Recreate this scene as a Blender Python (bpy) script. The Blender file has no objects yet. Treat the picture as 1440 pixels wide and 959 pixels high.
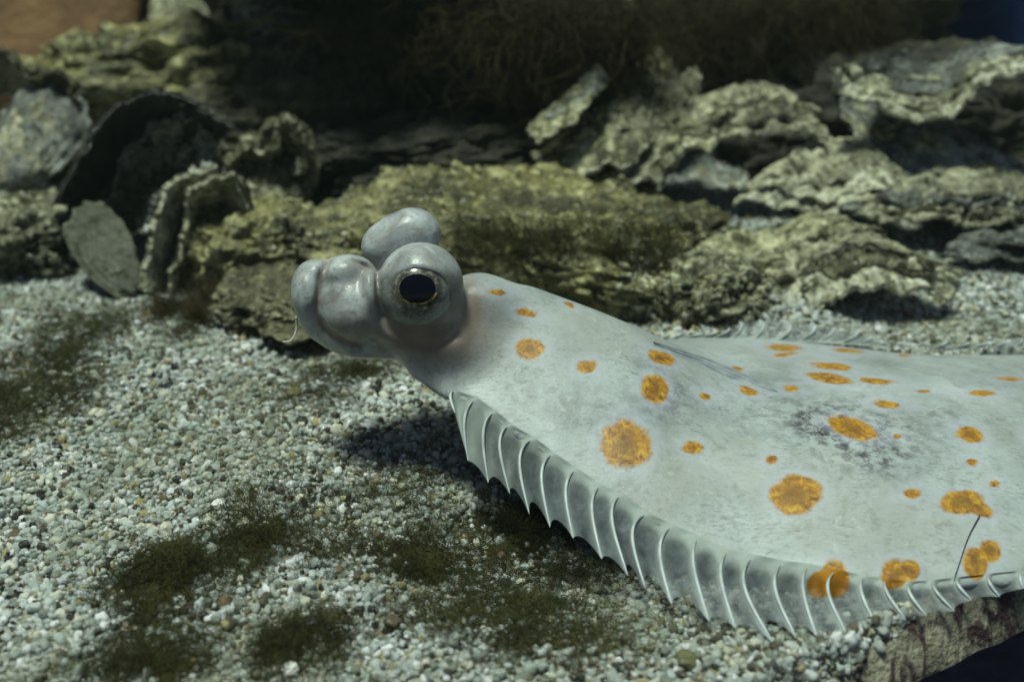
import bpy, bmesh, math, random
import numpy as np
R = math.radians
S = 0.01                                   # everything below is written in centimetres
rng = np.random.default_rng(7)
random.seed(7)
SC = bpy.context.scene
COL = SC.collection

# ------------------------------------------------------------------ camera
CAMH, PITCH, LENS = 13.1, R(22), 40.0
FPX = LENS / 36 * 1440
cam = bpy.data.cameras.new('camera')
cam.lens = LENS; cam.sensor_width = 36
cam.clip_start = 0.005; cam.clip_end = 20
cam.dof.use_dof = True; cam.dof.focus_distance = 0.25; cam.dof.aperture_fstop = 14
co = bpy.data.objects.new('camera', cam); COL.objects.link(co)
co.location = (0, 0, CAMH * S); co.rotation_euler = (math.pi / 2 - PITCH, 0, 0)
SC.camera = co

# ------------------------------------------------------------------ light
w = bpy.data.worlds.new('World'); SC.world = w; w.use_nodes = True
SUN_EL, SUN_AZ = 80, 150                   # lamp high over the tank, a little to the left
nt = w.node_tree; bg = nt.nodes['Background']
sky = nt.nodes.new('ShaderNodeTexSky'); sky.sky_type = 'NISHITA'; sky.sun_disc = False
sky.sun_elevation = R(SUN_EL); sky.sun_rotation = R(-20)
nt.links.new(sky.outputs[0], bg.inputs[0]); bg.inputs[1].default_value = 0.05
sl = bpy.data.lights.new('sun', 'SUN'); sl.energy = 4.4; sl.angle = R(12); sl.color = (0.88, 1.0, 0.84)
so = bpy.data.objects.new('sun', sl); COL.objects.link(so)
so.rotation_euler = (R(5), R(-9), 0); so.location = (0, 0.3, 0.8)
vs = SC.view_settings; vs.view_transform = 'Standard'; vs.look = 'None'; vs.gamma = 1; vs.exposure = -0.1
SC.cycles.max_bounces = 6; SC.cycles.transparent_max_bounces = 12

# ------------------------------------------------------------------ pixel -> point helpers (cm)
cP, sP = math.cos(PITCH), math.sin(PITCH)
RIGHT = np.array([1, 0, 0.]); FWD = np.array([0, cP, -sP]); UP = np.array([0, sP, cP])
CAM = np.array([0, 0, CAMH])
def ray(px, py):
    return FWD + RIGHT * ((px - 720) / FPX) - UP * ((py - 479.5) / FPX)
def aty(px, py, y):
    d = ray(px, py); return CAM + d * (y / d[1])
def atz(px, py, z):
    d = ray(px, py); return CAM + d * ((z - CAMH) / d[2])
def pxcm(p):
    return FPX / float(np.dot(p - CAM, FWD))
def project(V):
    q = V - CAM; dep = q @ FWD
    return 720 + FPX * (q @ RIGHT) / dep, 479.5 - FPX * (q @ UP) / dep

# ------------------------------------------------------------------ noise
_perm = np.random.default_rng(3).permutation(256); _perm = np.concatenate([_perm, _perm, _perm])
_g = np.random.default_rng(4).normal(size=(256, 3)); _g /= np.linalg.norm(_g, axis=1)[:, None]
def perlin(P):
    P = np.asarray(P, float); i = np.floor(P).astype(int); f = P - i; i &= 255
    u = f * f * f * (f * (f * 6 - 15) + 10); out = 0
    for a in (0, 1):
        for b in (0, 1):
            for c in (0, 1):
                h = _perm[_perm[_perm[i[:, 0] + a] + i[:, 1] + b] + i[:, 2] + c]
                dot = (_g[h] * (f - np.array([a, b, c]))).sum(1)
                wgt = (u[:, 0] if a else 1 - u[:, 0]) * (u[:, 1] if b else 1 - u[:, 1]) * (u[:, 2] if c else 1 - u[:, 2])
                out = out + dot * wgt
    return out * 1.5
def fbm(P, oct=4, gain=0.5, lac=2.03, ridge=False):
    P = np.asarray(P, float); a, s = 1.0, 0
    for k in range(oct):
        n = perlin(P + 17.3 * k)
        if ridge: n = 1 - 2 * np.abs(n)
        s = s + a * n; a *= gain; P = P * lac
    return s
def n1(x, seed):
    x = np.asarray(x, float); return perlin(np.stack([x, np.full_like(x, seed * 3.7 + .31), np.full_like(x, .5)], 1))

# ------------------------------------------------------------------ objects
ORG = {}
def link(o, parent, org):
    COL.objects.link(o); ORG[o.name] = np.array(org, float)
    if parent: o.parent = parent
    base = ORG[parent.name] if parent else np.zeros(3)
    o.location = tuple((ORG[o.name] - base) * S)
    return o
def tag(o, label=None, cat=None, group=None, kind=None):
    if label: o['label'] = label
    if cat: o['category'] = cat
    if group: o['group'] = group
    if kind: o['kind'] = kind
    return o
def thing(name, org, label, cat, group=None):
    return tag(link(bpy.data.objects.new(name, None), None, org), label, cat, group)
def mk(name, V, F, mat, parent=None, org=None, smooth=True, attrs=None):
    V = np.asarray(V, float)
    if org is None: org = ORG[parent.name] if parent else np.array([V[:, 0].mean(), V[:, 1].mean(), V[:, 2].min()])
    me = bpy.data.meshes.new(name)
    L = ((V - org) * S)
    if isinstance(F, np.ndarray):
        n, k = F.shape
        me.vertices.add(len(L)); me.vertices.foreach_set('co', L.ravel().astype(np.float32))
        me.loops.add(n * k); me.loops.foreach_set('vertex_index', F.ravel().astype(np.int32))
        me.polygons.add(n); me.polygons.foreach_set('loop_start', np.arange(0, n * k, k, dtype=np.int32))
        me.polygons.foreach_set('loop_total', np.full(n, k, np.int32)); me.update(calc_edges=True)
    else:
        me.from_pydata(L.tolist(), [], F)
    if smooth: me.polygons.foreach_set('use_smooth', np.ones(len(me.polygons), bool))
    for k, a in (attrs or {}).items():
        at = me.attributes.new(k, 'FLOAT', 'POINT'); at.data.foreach_set('value', np.asarray(a, np.float32))
    me.materials.append(mat); me.validate()
    return link(bpy.data.objects.new(name, me), parent, org)
def gridfaces(nu, nv, wrap=False):
    i = np.arange(nu - 1)[:, None]; j = np.arange(nv if wrap else nv - 1)[None, :]; j2 = (j + 1) % nv
    return np.stack([i * nv + j + 0 * j2, (i + 1) * nv + j, (i + 1) * nv + j2, i * nv + j2 + 0 * i], -1).reshape(-1, 4)
def tube(P, rad, n=6):
    P = np.asarray(P, float); rad = np.broadcast_to(rad, (len(P),)); T = np.gradient(P, axis=0)
    T /= np.linalg.norm(T, axis=1)[:, None] + 1e-9
    ref = np.array([.3, .2, .93]); A = np.cross(T, ref); A /= np.linalg.norm(A, axis=1)[:, None] + 1e-9; B = np.cross(T, A)
    a = np.linspace(0, 2 * np.pi, n, endpoint=False)
    V = P[:, None] + rad[:, None, None] * (np.cos(a)[None, :, None] * A[:, None] + np.sin(a)[None, :, None] * B[:, None])
    V = V.reshape(-1, 3); F = gridfaces(len(P), n, True).tolist()
    F.append(list(range(n))[::-1]); F.append([(len(P) - 1) * n + k for k in range(n)])
    return V, F
def spline(P, n):
    P = np.asarray(P, float); t = np.linspace(0, len(P) - 1, n); i = np.clip(t.astype(int), 0, len(P) - 2); f = (t - i)[:, None]
    Q = np.vstack([2 * P[0] - P[1], P, 2 * P[-1] - P[-2]]); a, b, c, d = Q[i], Q[i + 1], Q[i + 2], Q[i + 3]
    return .5 * (2 * b + (c - a) * f + (2 * a - 5 * b + 4 * c - d) * f ** 2 + (3 * b - a - 3 * c + d) * f ** 3)

# ------------------------------------------------------------------ materials
class M:
    def __init__(s, name, rough=.6, spec=.3):
        s.m = bpy.data.materials.new(name); s.m.use_nodes = True; s.t = s.m.node_tree; s.b = s.t.nodes['Principled BSDF']
        s.b.inputs['Roughness'].default_value = rough; s.b.inputs['Specular IOR Level'].default_value = spec
        s.tc = s.t.nodes.new('ShaderNodeTexCoord')
    def lk(s, a, b): s.t.links.new(a, b)
    def put(s, sock, v):
        if isinstance(v, (int, float)): sock.default_value = v
        elif isinstance(v, tuple): sock.default_value = v + (1,) if len(v) == 3 and sock.type == 'RGBA' else v
        else: s.lk(v, sock)
    def noise(s, scale, det=4, rough=.55, dist=0, stretch=None, off=(0, 0, 0), rot=(0, 0, 0)):
        n = s.t.nodes.new('ShaderNodeTexNoise'); n.inputs['Scale'].default_value = scale * 100
        n.inputs['Detail'].default_value = det; n.inputs['Roughness'].default_value = rough; n.inputs['Distortion'].default_value = dist
        mp = s.t.nodes.new('ShaderNodeMapping'); mp.inputs['Scale'].default_value = stretch or (1, 1, 1); mp.inputs['Location'].default_value = off
        mp.inputs['Rotation'].default_value = rot
        s.lk(s.tc.outputs['Object'], mp.inputs[0]); s.lk(mp.outputs[0], n.inputs['Vector']); return n.outputs[0]
    def voro(s, scale, feat='F1', out=0):
        n = s.t.nodes.new('ShaderNodeTexVoronoi'); n.feature = feat; n.inputs['Scale'].default_value = scale * 100
        s.lk(s.tc.outputs['Object'], n.inputs['Vector']); return n.outputs[out]
    def attr(s, name, typ='GEOMETRY'):
        n = s.t.nodes.new('ShaderNodeAttribute'); n.attribute_name = name; n.attribute_type = typ; return n.outputs['Fac']
    def ramp(s, v, stops, mode='LINEAR'):
        n = s.t.nodes.new('ShaderNodeValToRGB'); n.color_ramp.interpolation = mode; e = n.color_ramp.elements
        while len(e) < len(stops): e.new(.5)
        for k, (p, c) in enumerate(stops):
            e[k].position = p; e[k].color = (c if isinstance(c, tuple) else (c, c, c)) + (1,)
        s.lk(v, n.inputs[0]); return n.outputs[0]
    def mapr(s, v, a, b, c=0, d=1):
        n = s.t.nodes.new('ShaderNodeMapRange'); n.interpolation_type = 'SMOOTHSTEP'; s.lk(v, n.inputs[0])
        for k, x in enumerate((a, b, c, d)): n.inputs[k + 1].default_value = x
        return n.outputs[0]
    def math(s, op, a, b=0.0):
        n = s.t.nodes.new('ShaderNodeMath'); n.operation = op; s.put(n.inputs[0], a); s.put(n.inputs[1], b); return n.outputs[0]
    def mix(s, f, a, b, mode='MIX'):
        n = s.t.nodes.new('ShaderNodeMixRGB'); n.blend_type = mode; s.put(n.inputs[0], f); s.put(n.inputs[1], a); s.put(n.inputs[2], b); return n.outputs[0]
    def bump(s, h, dist, strength=1.0, prev=None):
        n = s.t.nodes.new('ShaderNodeBump'); n.inputs['Distance'].default_value = dist * S; n.inputs['Strength'].default_value = strength
        s.lk(h, n.inputs['Height'])
        if prev is not None: s.lk(prev, n.inputs['Normal'])
        s.lk(n.outputs[0], s.b.inputs['Normal']); return n.outputs[0]
    def color(s, v): s.put(s.b.inputs['Base Color'], v); return s
    def set(s, k, v): s.put(s.b.inputs[k], v); return s

def shell_mat(name, dark, mid, pale, patch=.5, seed=0.0, rough=.24, weed=False):
    m = M(name, rough, .7)
    a = m.noise(.55, 6, .62, .4, off=(seed, 0, 0)); b = m.noise(2.6, 5, .65, .3, off=(0, seed, 0)); c = m.noise(9, 4, .6)
    col = m.ramp(a, [(.3, dark), (.48, mid), (.68, pale)])
    col = m.mix(m.mapr(b, patch, patch + .14), col, pale)  # pale barnacle blotches, also standing in for dappled light from the water
    col = m.mix(m.mapr(b, .46, .33), col, dark)
    big = m.noise(.22, 3, .5, off=(seed * 1.7, 4, 2)); col = m.mix(m.mapr(big, .40, .58, (.8 if weed else .6 if pale[0] < .905 else .2), 0), col, dark)  # broad dark areas put uneven light on the rocks into the colour
    d = m.noise(4.5, 4, .6, .6, off=(seed, 2, 1))
    col = m.mix(m.mapr(d, .60, .70, 0, .8), col, pale); col = m.mix(m.mapr(d, .42, .33, 0, .85), col, dark)  # finer pale and dark mottling, part of the same painted dapples
    col = m.mix(.5, col, m.ramp(c, [(.3, (.3, .3, .25)), (.7, (1.0, 1.0, .95))]), 'MULTIPLY')
    if weed: col = m.mix(m.mapr(m.noise(.28, 4, .6, .3, off=(0, 0, seed)), .52, .62, 0, .6), col, m.ramp(c, [(.35, (.02, .021, .006)), (.7, (.075, .07, .02))]))
    ge = m.t.nodes.new('ShaderNodeNewGeometry'); worn = m.math('MULTIPLY', m.mapr(ge.outputs['Pointiness'], .515, .56), m.mapr(b, .42, .58, .0, 1.0))
    col = m.mix(m.math('MULTIPLY', worn, .30 if weed else .55), col, tuple(min(.92, v * 1.15) for v in pale))
    m.color(col)
    n = m.bump(b, .30, 1.0); n = m.bump(d, .20, 1.0, n); m.bump(c, .06, .8, n)
    return m.m
MAT = {}
MAT['shell_olive'] = shell_mat('shell_olive', (.018, .020, .007), (.15, .145, .055), (.90, .88, .56), .50)
MAT['shell_pale'] = shell_mat('shell_pale', (.05, .05, .022), (.36, .35, .20), (.90, .88, .62), .47, 3)
MAT['shell_grey'] = shell_mat('shell_grey', (.03, .033, .03), (.19, .205, .18), (.62, .65, .58), .57, 5)
MAT['shell_black'] = shell_mat('shell_black', (.006, .007, .007), (.016, .018, .016), (.07, .075, .065), .66, 7)
MAT['shell_brown'] = shell_mat('shell_brown', (.03, .028, .014), (.13, .115, .055), (.38, .36, .2), .6, 9)
MAT['rock_ledge'] = shell_mat('rock_ledge', (.03, .03, .008), (.24, .22, .06), (.88, .82, .42), .53, 11, .27, True)
MAT['shell_bright'] = shell_mat('shell_bright', (.11, .108, .055), (.52, .51, .33), (.95, .94, .72), .46, 21)  # pale shell colour raised further so it carries lip and fan highlights
MAT['rock_brown'] = shell_mat('rock_brown', (.012, .011, .005), (.05, .045, .02), (.20, .18, .09), .62, 23, .8)
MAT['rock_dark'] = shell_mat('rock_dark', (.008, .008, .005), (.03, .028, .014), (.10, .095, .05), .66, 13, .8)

# ================================================================== tank setting
def sand_h(x, y):
    x = np.asarray(x, float); y = np.asarray(y, float); P = np.stack([x * .13, y * .13, 0 * x + .7], -1).reshape(-1, 3)
    h = .55 * perlin(P).reshape(x.shape) + .12 * perlin(P * 4).reshape(x.shape)
    h = h + (.05 / (1 + np.exp(-(x + 1) / 2.5)) + .008) * np.clip(y - 25, 0, 30) + .35 * np.exp(-((x + 6) ** 2 / 30 + (y - 27) ** 2 / 40))
    dg = (y - (17.6 + .6 * (x - 7.7)))                      # distance behind the window
    h = h - .75 * np.exp(-((x - 11.8) ** 2 / 7 + (y - 34.6) ** 2 / 5))
    h = h * np.clip(dg / 3, .25, 1) + np.where(dg < 3, .12 * (3 - dg) / 3, 0)
    return h - .95 * np.exp(-((x - .8) ** 2 / 12 + (y - 21.0) ** 2 / 7))
GX, GY, GS = 7.7, 17.6, .6                                   # foot of the window: a line across the floor
def glass_y(x): return GY + GS * (x - GX)

m = M('sand_bed', .8, .2)
m.color(m.ramp(m.noise(5, 5, .7), [(.3, (.10, .095, .06)), (.5, (.25, .25, .2)), (.7, (.42, .42, .35))])); m.bump(m.voro(5), .1, .8)
MAT['sand'] = m.m
nx, ny = 200, 170
xs = np.linspace(-45, 45, nx); vv = np.linspace(0, 1, ny) ** 1.3
X = np.repeat(xs[:, None], ny, 1); Y0 = glass_y(xs)[:, None] + .8; Y = Y0 + (72 - Y0) * vv[None]
Z = sand_h(X, Y) - .06
V = np.stack([X, Y, Z], -1).reshape(-1, 3)
tag(mk('sand', V, gridfaces(nx, ny), MAT['sand'], org=np.zeros(3)), kind='structure')

# the face of the sand bank pressed against the window, stained with algae and silt
m = M('silt_face', .7, .2)
st = m.noise(1.2, 6, .68, .8, stretch=(1.5, 1.5, .42), rot=(0, .5, 0)); f2 = m.noise(7, 4, .6)
col = m.ramp(m.noise(.8, 5, .6), [(.35, (.20, .185, .125)), (.6, (.44, .41, .30))])
col = m.mix(m.mapr(st, .47, .60), col, (.075, .045, .048)); col = m.mix(.5, col, m.ramp(f2, [(.3, .5), (.7, 1.0)]), 'MULTIPLY')
m.color(col); m.bump(f2, .12, .9)
xs = np.linspace(-45, 45, 900); ys = glass_y(xs); top = sand_h(xs, ys) + .04
rows = []
for k, t in enumerate(np.linspace(0, 1, 12)):
    z = -1.15 + (top + 1.15) * t
    off = .10 * perlin(np.stack([xs * 1.3, z * 1.5, 0 * z], 1)) + .25 * max(0, t - .8) * 5 * .4
    rows.append(np.stack([xs, ys + off + .75 * t ** 1.5, z], 1))
tag(mk('sand_bank', np.concatenate(rows), gridfaces(12, 900), m.m, org=np.zeros(3)), kind='structure')

# black window frame below the glass
m = M('frame_black', .9, 0.0); m.color(m.ramp(m.noise(3, 3), [(.3, (.002, .002, .005)), (.7, (.004, .004, .009))]))
def prism_along_glass(prof, x0, x1):
    n = np.array([GS, -1]) / math.hypot(GS, 1); V = []
    for x in (x0, x1):
        for (o, z) in prof: V.append([x + n[0] * o, glass_y(x) + n[1] * o, z])
    k = len(prof); F = [[i, (i + 1) % k, k + (i + 1) % k, k + i] for i in range(k)] + [list(range(k))[::-1], list(range(k, 2 * k))]
    return V, F
V, F = prism_along_glass([(-.25, -1.02), (.15, -1.0), (3.4, -1.0), (3.6, -1.2), (3.6, -6), (-.25, -6)], -40, 45)
tag(mk('window_frame', V, F, m.m, org=np.array([GX, GY, -6.]), smooth=False), 'black frame below the tank window in the bottom right corner', 'window frame')
# walls of the tank
m = M('tank_wall', .8, .2); m.color(m.ramp(m.noise(.25, 4), [(.35, (.012, .011, .006)), (.65, (.035, .03, .014))])); m.bump(m.noise(1.5, 4), .3, .7)
def wall(name, a, b, z1, mat):
    n = 40; t = np.linspace(0, 1, n); zz = np.linspace(-1, z1, 24)
    P = np.array(a)[None] * (1 - t)[:, None] + np.array(b)[None] * t[:, None]
    V = np.stack([np.repeat(P[:, 0:1], 24, 1), np.repeat(P[:, 1:2], 24, 1), np.repeat(zz[None], n, 0)], -1).reshape(-1, 3)
    return tag(mk(name, V, gridfaces(n, 24), mat, org=np.zeros(3)), kind='structure')
wall('wall_back', (-45, 70), (45, 70), 42, m.m); wall('wall_left', (-45, 5), (-45, 70), 42, m.m)
mb = M('blue_wall', .6, .3); mb.color(mb.ramp(mb.noise(.3, 3), [(.3, (.01, .03, .14)), (.7, (.02, .06, .24))]))
wall('wall_right', (45, 45), (24, 70), 42, mb.m); wall('wall_side', (45, 45), (45, 40), 42, mb.m)

# ================================================================== rocks and shells
def ico(sub):
    bm = bmesh.new(); bmesh.ops.create_icosphere(bm, subdivisions=sub, radius=1)
    V = np.array([v.co[:] for v in bm.verts]); F = np.array([[v.index for v in f.verts] for f in bm.faces]); bm.free(); return V, F
ICO = {k: ico(k) for k in (3, 4, 5, 6, 7)}
def eul(a, b, c):
    ca, sa, cb, sb, cc, sc = math.cos(a), math.sin(a), math.cos(b), math.sin(b), math.cos(c), math.sin(c)
    return np.array([[cc, -sc, 0], [sc, cc, 0], [0, 0, 1]]) @ np.array([[cb, 0, sb], [0, 1, 0], [-sb, 0, cb]]) @ np.array([[1, 0, 0], [0, ca, -sa], [0, sa, ca]])
CRUST = []
def rock(label, c, r, mat, seed=0, rot=(0, 0, 0), sub=6, amp=.25, fr=1.6, strata=0.0, fine=.06, crust=0, name='rock', group='rocks at the back of the tank'):
    V, F = ICO[sub]; D = V.copy(); P = D * fr + seed * 11.7
    d = 1 + amp * fbm(P, 3) + amp * .5 * fbm(P * 2.1 + 5, 3, ridge=True) * .6
    V = D * d[:, None]; V = np.sign(V) * np.abs(V) ** .85 * np.array(r) 
    if strata:
        h = V[:, 2] / r[2] * 4 + .8 * perlin(D * 1.4 + seed); saw = h - np.floor(h)
        V[:, :2] *= (1 + strata * (saw - .5))[:, None]
    nrm = D / np.array(r); nrm /= np.linalg.norm(nrm, axis=1)[:, None]
    V = V + nrm * (fine * 3 * fbm(V * .9 + seed, 3) + fine * 1.4 * fbm(V * 3.5 + seed, 3, ridge=True) * .7)[:, None]
    V = V @ eul(*rot).T + np.array(c)
    if crust:
        fn = np.cross(V[F[:, 1]] - V[F[:, 0]], V[F[:, 2]] - V[F[:, 0]]); vn = np.zeros_like(V)
        for q in range(3): np.add.at(vn, F[:, q], fn)
        CRUST.append((V, vn / (np.linalg.norm(vn, axis=1)[:, None] + 1e-12), crust))
    return tag(mk(name, V, F, MAT[mat], org=np.array([c[0], c[1], V[:, 2].min()])), label, 'rock', group)

def oyster(label, H, L, width, mat, roll=0, n=6, height=.8, frill=.2, cup=0.0, seed=0, thick=.1, twist=0, lam=None, face=None, name='oyster_shell', group='oyster shells behind the fish'):
    H = np.array(H, float); L = np.array(L, float); X = L - H; ln = np.linalg.norm(X); X /= ln
    up = np.array([0, 0, 1.]) if abs(X[2]) < .9 else np.array([0, -1., 0])
    Y = np.cross(up, X); Y /= np.linalg.norm(Y); N = np.cross(X, Y)
    if face is not None:
        N = (CAM - H) / np.linalg.norm(CAM - H) * face + np.array([0, 0, 1 - face]); N = N - X * (N @ X); N /= np.linalg.norm(N); Y = np.cross(N, X)
    cr, sr = math.cos(R(roll)), math.sin(R(roll)); Y, N = Y * cr + N * sr, N * cr - Y * sr
    t = thing(name, H * .5 + L * .5, label, 'shell', group); r_ = np.random.default_rng(seed + 100)
    nr, nth = 22, 84; rho = np.linspace(0, 1, nr); th = np.linspace(0, 2 * np.pi, nth, endpoint=False)
    for k in range(n):
        s = 1 - .72 * (k / max(1, n - 1)) ** .85 if n > 1 else 1
        s *= 1 + r_.normal() * .03
        ph = seed * 7.1 + k * .35
        cn = np.stack([np.cos(th), np.sin(th), np.full(nth, ph)], 1)
        out = 1 + .16 * perlin(cn * 1.2 + seed) + .12 * perlin(cn * 3.1 + 3 + k) + .07 * perlin(cn * 8 + k * 2.)
        cx = ln * s * .5; taper = .62 + .38 * np.clip(.5 + .55 * np.cos(th), 0, 1)
        ex = cx + cx * np.cos(th) * out; ey = width * .5 * s * np.sin(th) * out * taper
        rr = rho[:, None]; px_ = cx * .55 + (ex[None] - cx * .55) * rr; py_ = ey[None] * rr
        pz = height * (1 - s) * 1.0 + height * .55 * s * (1 - rr ** 2) - cup * (1 - rr ** 2) * s
        Q = np.stack([px_ * .9, py_ * .9, 0 * px_ + ph], -1).reshape(-1, 3)
        wav = perlin(np.concatenate([cn[:, :2] * 2.6, cn[:, 2:]], 1))[None] * rr ** 3 + .45 * perlin(np.concatenate([cn[:, :2] * 6.5, cn[:, 2:] + 4], 1))[None] * rr ** 5
        pz = pz + frill * wav * (.5 + .5 * s) + .10 * fbm(Q, 3).reshape(px_.shape) + .05 * np.sin(rr * 26 + 3 * perlin(Q * .6).reshape(px_.shape)) * rr
        if twist: pz = pz + twist * (px_ / ln - .4) * (py_ / width)
        th_ = thick * (1.0 + 1.2 * (1 - rr)) * (1 + .4 * perlin(Q * 1.5).reshape(px_.shape))
        topv = np.stack([px_, py_, pz], -1).reshape(-1, 3); bot = np.stack([px_, py_, pz - th_], -1).reshape(-1, 3)
        VV = np.concatenate([topv, bot]); VV = H + VV[:, :1] * X + VV[:, 1:2] * Y + VV[:, 2:] * N
        g = gridfaces(nr, nth, True); m_ = nr * nth; o = (nr - 1) * nth; j = np.arange(nth); j2 = (j + 1) % nth
        rim = np.stack([o + j, o + m_ + j, o + m_ + j2, o + j2], 1)
        mk('lamella', VV, np.concatenate([g, g[:, ::-1] + m_, rim]), MAT[mat if lam is None else lam[k % len(lam)]], t)
    return t

def sheet(label, rim, y0, hinge, mat, seed=0, layers=3, gap=.13, thick=.1, bulge=.3, wav=.12, shrink=.35, y1=None, back=.12, name='oyster_shell', group='oyster shells behind the fish', lam=None):
    P0 = spline([aty(p[0], p[1], y0 + ((y1 - y0) * k / (len(rim) - 1) if y1 else 0)) for k, p in enumerate(rim)], 130); Hh = np.array(aty(*hinge))
    nu, nv = 130, 46; v = np.linspace(0, 1, nv); t = thing(name, np.array([P0[:, 0].mean(), P0[:, 1].mean(), P0[:, 2].min()]), label, 'shell', group)
    tg = np.gradient(P0, axis=0); tg /= np.linalg.norm(tg, axis=1)[:, None]; bk = Hh - P0; bk /= np.linalg.norm(bk, axis=1)[:, None]
    nr = np.cross(bk, tg); nr /= np.linalg.norm(nr, axis=1)[:, None]
    if (nr[:, 2]).mean() < 0: nr = -nr
    u = np.arange(nu) * np.linalg.norm(P0[1] - P0[0])
    for k in range(layers):
        a = k * back; vv_ = a + (1 - a) * v
        sc = 1 - (1 - shrink) * vv_[None, :, None] ** 1.15
        C = Hh + (P0[:, None] - Hh) * sc
        uv = np.stack([np.repeat(u[:, None], nv, 1) * .9, np.repeat(vv_[None] * 4, nu, 0), np.full((nu, nv), seed * 5.3 + k * .8)], -1).reshape(-1, 3)
        w1 = perlin(uv).reshape(nu, nv); w2 = fbm(uv * np.array([2.2, 1.5, 1]) + 7, 3).reshape(nu, nv)
        ridge = vv_[None] * 11 + 1.2 * perlin(uv * .7 + 3).reshape(nu, nv); ridge = ridge - np.floor(ridge)
        edge = .22 * perlin(np.stack([u * 2.1, 0 * u + k, 0 * u + seed], 1)) + .12 * perlin(np.stack([u * 6, 0 * u + k, 0 * u + seed], 1))
        off = bulge * np.sin(np.pi * vv_ * .8)[None] + wav * (w1 * 1.2 + .5 * w2) * (1.4 - vv_[None]) + .07 * ridge + gap * k
        top = C + nr[:, None] * off[..., None] + bk[:, None] * (edge[:, None] * (1 - v[None]) ** 3)[..., None]
        tk = thick * (1 + .8 * vv_[None] + .5 * w1); bot = top - nr[:, None] * tk[..., None]
        VV = np.concatenate([top.reshape(-1, 3), bot.reshape(-1, 3)]); g = gridfaces(nu, nv); m_ = nu * nv
        i0 = np.arange(nu - 1) * nv; rimf = np.stack([i0, i0 + nv, i0 + nv + m_, i0 + m_], 1); j0 = np.arange(nv - 1)
        e1 = np.stack([j0 + 1, j0, j0 + m_, j0 + 1 + m_], 1); e2 = e1[:, ::-1] + (nu - 1) * nv
        mk('lamella', VV, np.concatenate([g, g[:, ::-1] + m_, rimf, e1, e2]), MAT[lam[k % len(lam)] if lam else mat], t)
    return t

# --- long lit ledge behind the fish
rock('long olive rock ledge lit from above, directly behind the fish eyes', aty(720, 372, 39.5), (7.4, 4.0, 2.6), 'rock_ledge', 1, (.05, .07, .05), 7, .26, 1.5, .08, .12, 1900)
rock('low olive rock at foot of the long ledge, behind fish shoulder', aty(830, 395, 35.5), (3.3, 2.0, 1.7), 'rock_ledge', 2, (0, .1, -.2), 6, .3, 2.0, .1, .14, 600)
rock('small crusty rock touching the pale slab shell, near fish back', aty(985, 425, 33.8), (1.9, 1.5, 1.2), 'shell_olive', 3, (0, 0, .3), 6, .3, 2.1, 0, .14, 900)
rock('flat brown rock behind the fish snout, in front of the ledge', aty(420, 425, 34), (2.2, 1.9, .55), 'shell_brown', 4, (.12, .10, .15), 6, .3, 2.2, .1, .12)
rock('low gravelly rock left of the long ledge', aty(385, 352, 38.5), (2.6, 2.0, 1.5), 'rock_ledge', 5, (0, 0, .1), 6, .25, 2.2, 0, .12, 600)
oyster('thin brown shell lying on the sand under the fish mouth', aty(490, 446, 33.2), aty(368, 474, 31.0), 3.4, 'shell_brown', 4, 3, .25, .2, 0, 40, .08, .3)
# --- right hand heap of shells
sheet('broad crusted slab shell with a pale lifted lip, behind fish back', [(900,470),(960,452),(1040,462),(1140,448),(1165,424),(1215,406),(1275,402),(1335,412),(1350,380)], 34.3, (1085,275,41.5), 'shell_olive', 1, 4, .14, .16, .35, .3, .42, None, .2, lam=['shell_bright', 'shell_olive', 'shell_pale', 'shell_olive'])
sheet('pale striped fan shaped shell between two dark hollows', [(1030,286),(1075,282),(1120,290),(1168,302),(1185,290),(1250,284),(1300,290)], 39.4, (1185,180,45), 'shell_pale', 2, 3, .1, .1, .2, .22, .25, None, .14, lam=['shell_bright', 'shell_bright', 'shell_pale'])
sheet('crusted shell roofing a black hollow, left of the striped shell', [(905,285),(935,240),(970,212),(1020,196),(1070,186),(1120,184),(1165,196)], 42.2, (1035,105,50), 'shell_olive', 3, 4, .12, .12, .25, .3, .4, None, .14, lam=['shell_pale', 'shell_olive', 'shell_olive'])
sheet('big grey shell with pale curled lip at upper right', [(1168,96),(1180,128),(1225,153),(1290,166),(1330,160),(1360,138),(1392,114),(1445,100),(1500,102)], 42.0, (1330,55,50), 'shell_pale', 4, 3, .12, .12, .15, .25, .45, None, .18, lam=['shell_bright', 'shell_pale', 'shell_grey'])
oyster('rough grey shell slanting beneath the big curled shell', aty(1195, 140, 47), aty(1430, 300, 40.6), 5.6, 'shell_grey', 16, 7, 1.1, .3, 0, 5, .12, .5, ['shell_grey', 'shell_olive'])
sheet('thin layered shell jutting out at right frame edge above the sand', [(1200,300),(1260,312),(1320,306),(1350,318),(1400,312),(1450,322),(1510,318)], 38.6, (1380,225,44), 'shell_grey', 6, 4, .14, .1, .15, .25, .4, None, .12, lam=['shell_pale', 'shell_olive', 'shell_grey'])
sheet('dark low shell at right frame edge under the layered shell', [(1320,358),(1370,364),(1420,358),(1500,366)], 37.2, (1440,300,42), 'shell_grey', 7, 3, .14, .1, .1, .25, .4)
oyster('knobby crusted shell sloping down towards the long ledge', aty(910, 125, 48), aty(800, 240, 42.5), 5.0, 'shell_olive', 10, 7, 1.3, .6, 0, 8, .16, 0, ['shell_olive', 'shell_pale', 'shell_olive'])
oyster('lumpy olive shell beside the roofed black hollow', aty(975, 125, 48), aty(860, 258, 42.0), 4.0, 'shell_olive', -12, 7, 1.1, .6, 0, 9, .14, 0, ['shell_pale', 'shell_olive'])
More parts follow.
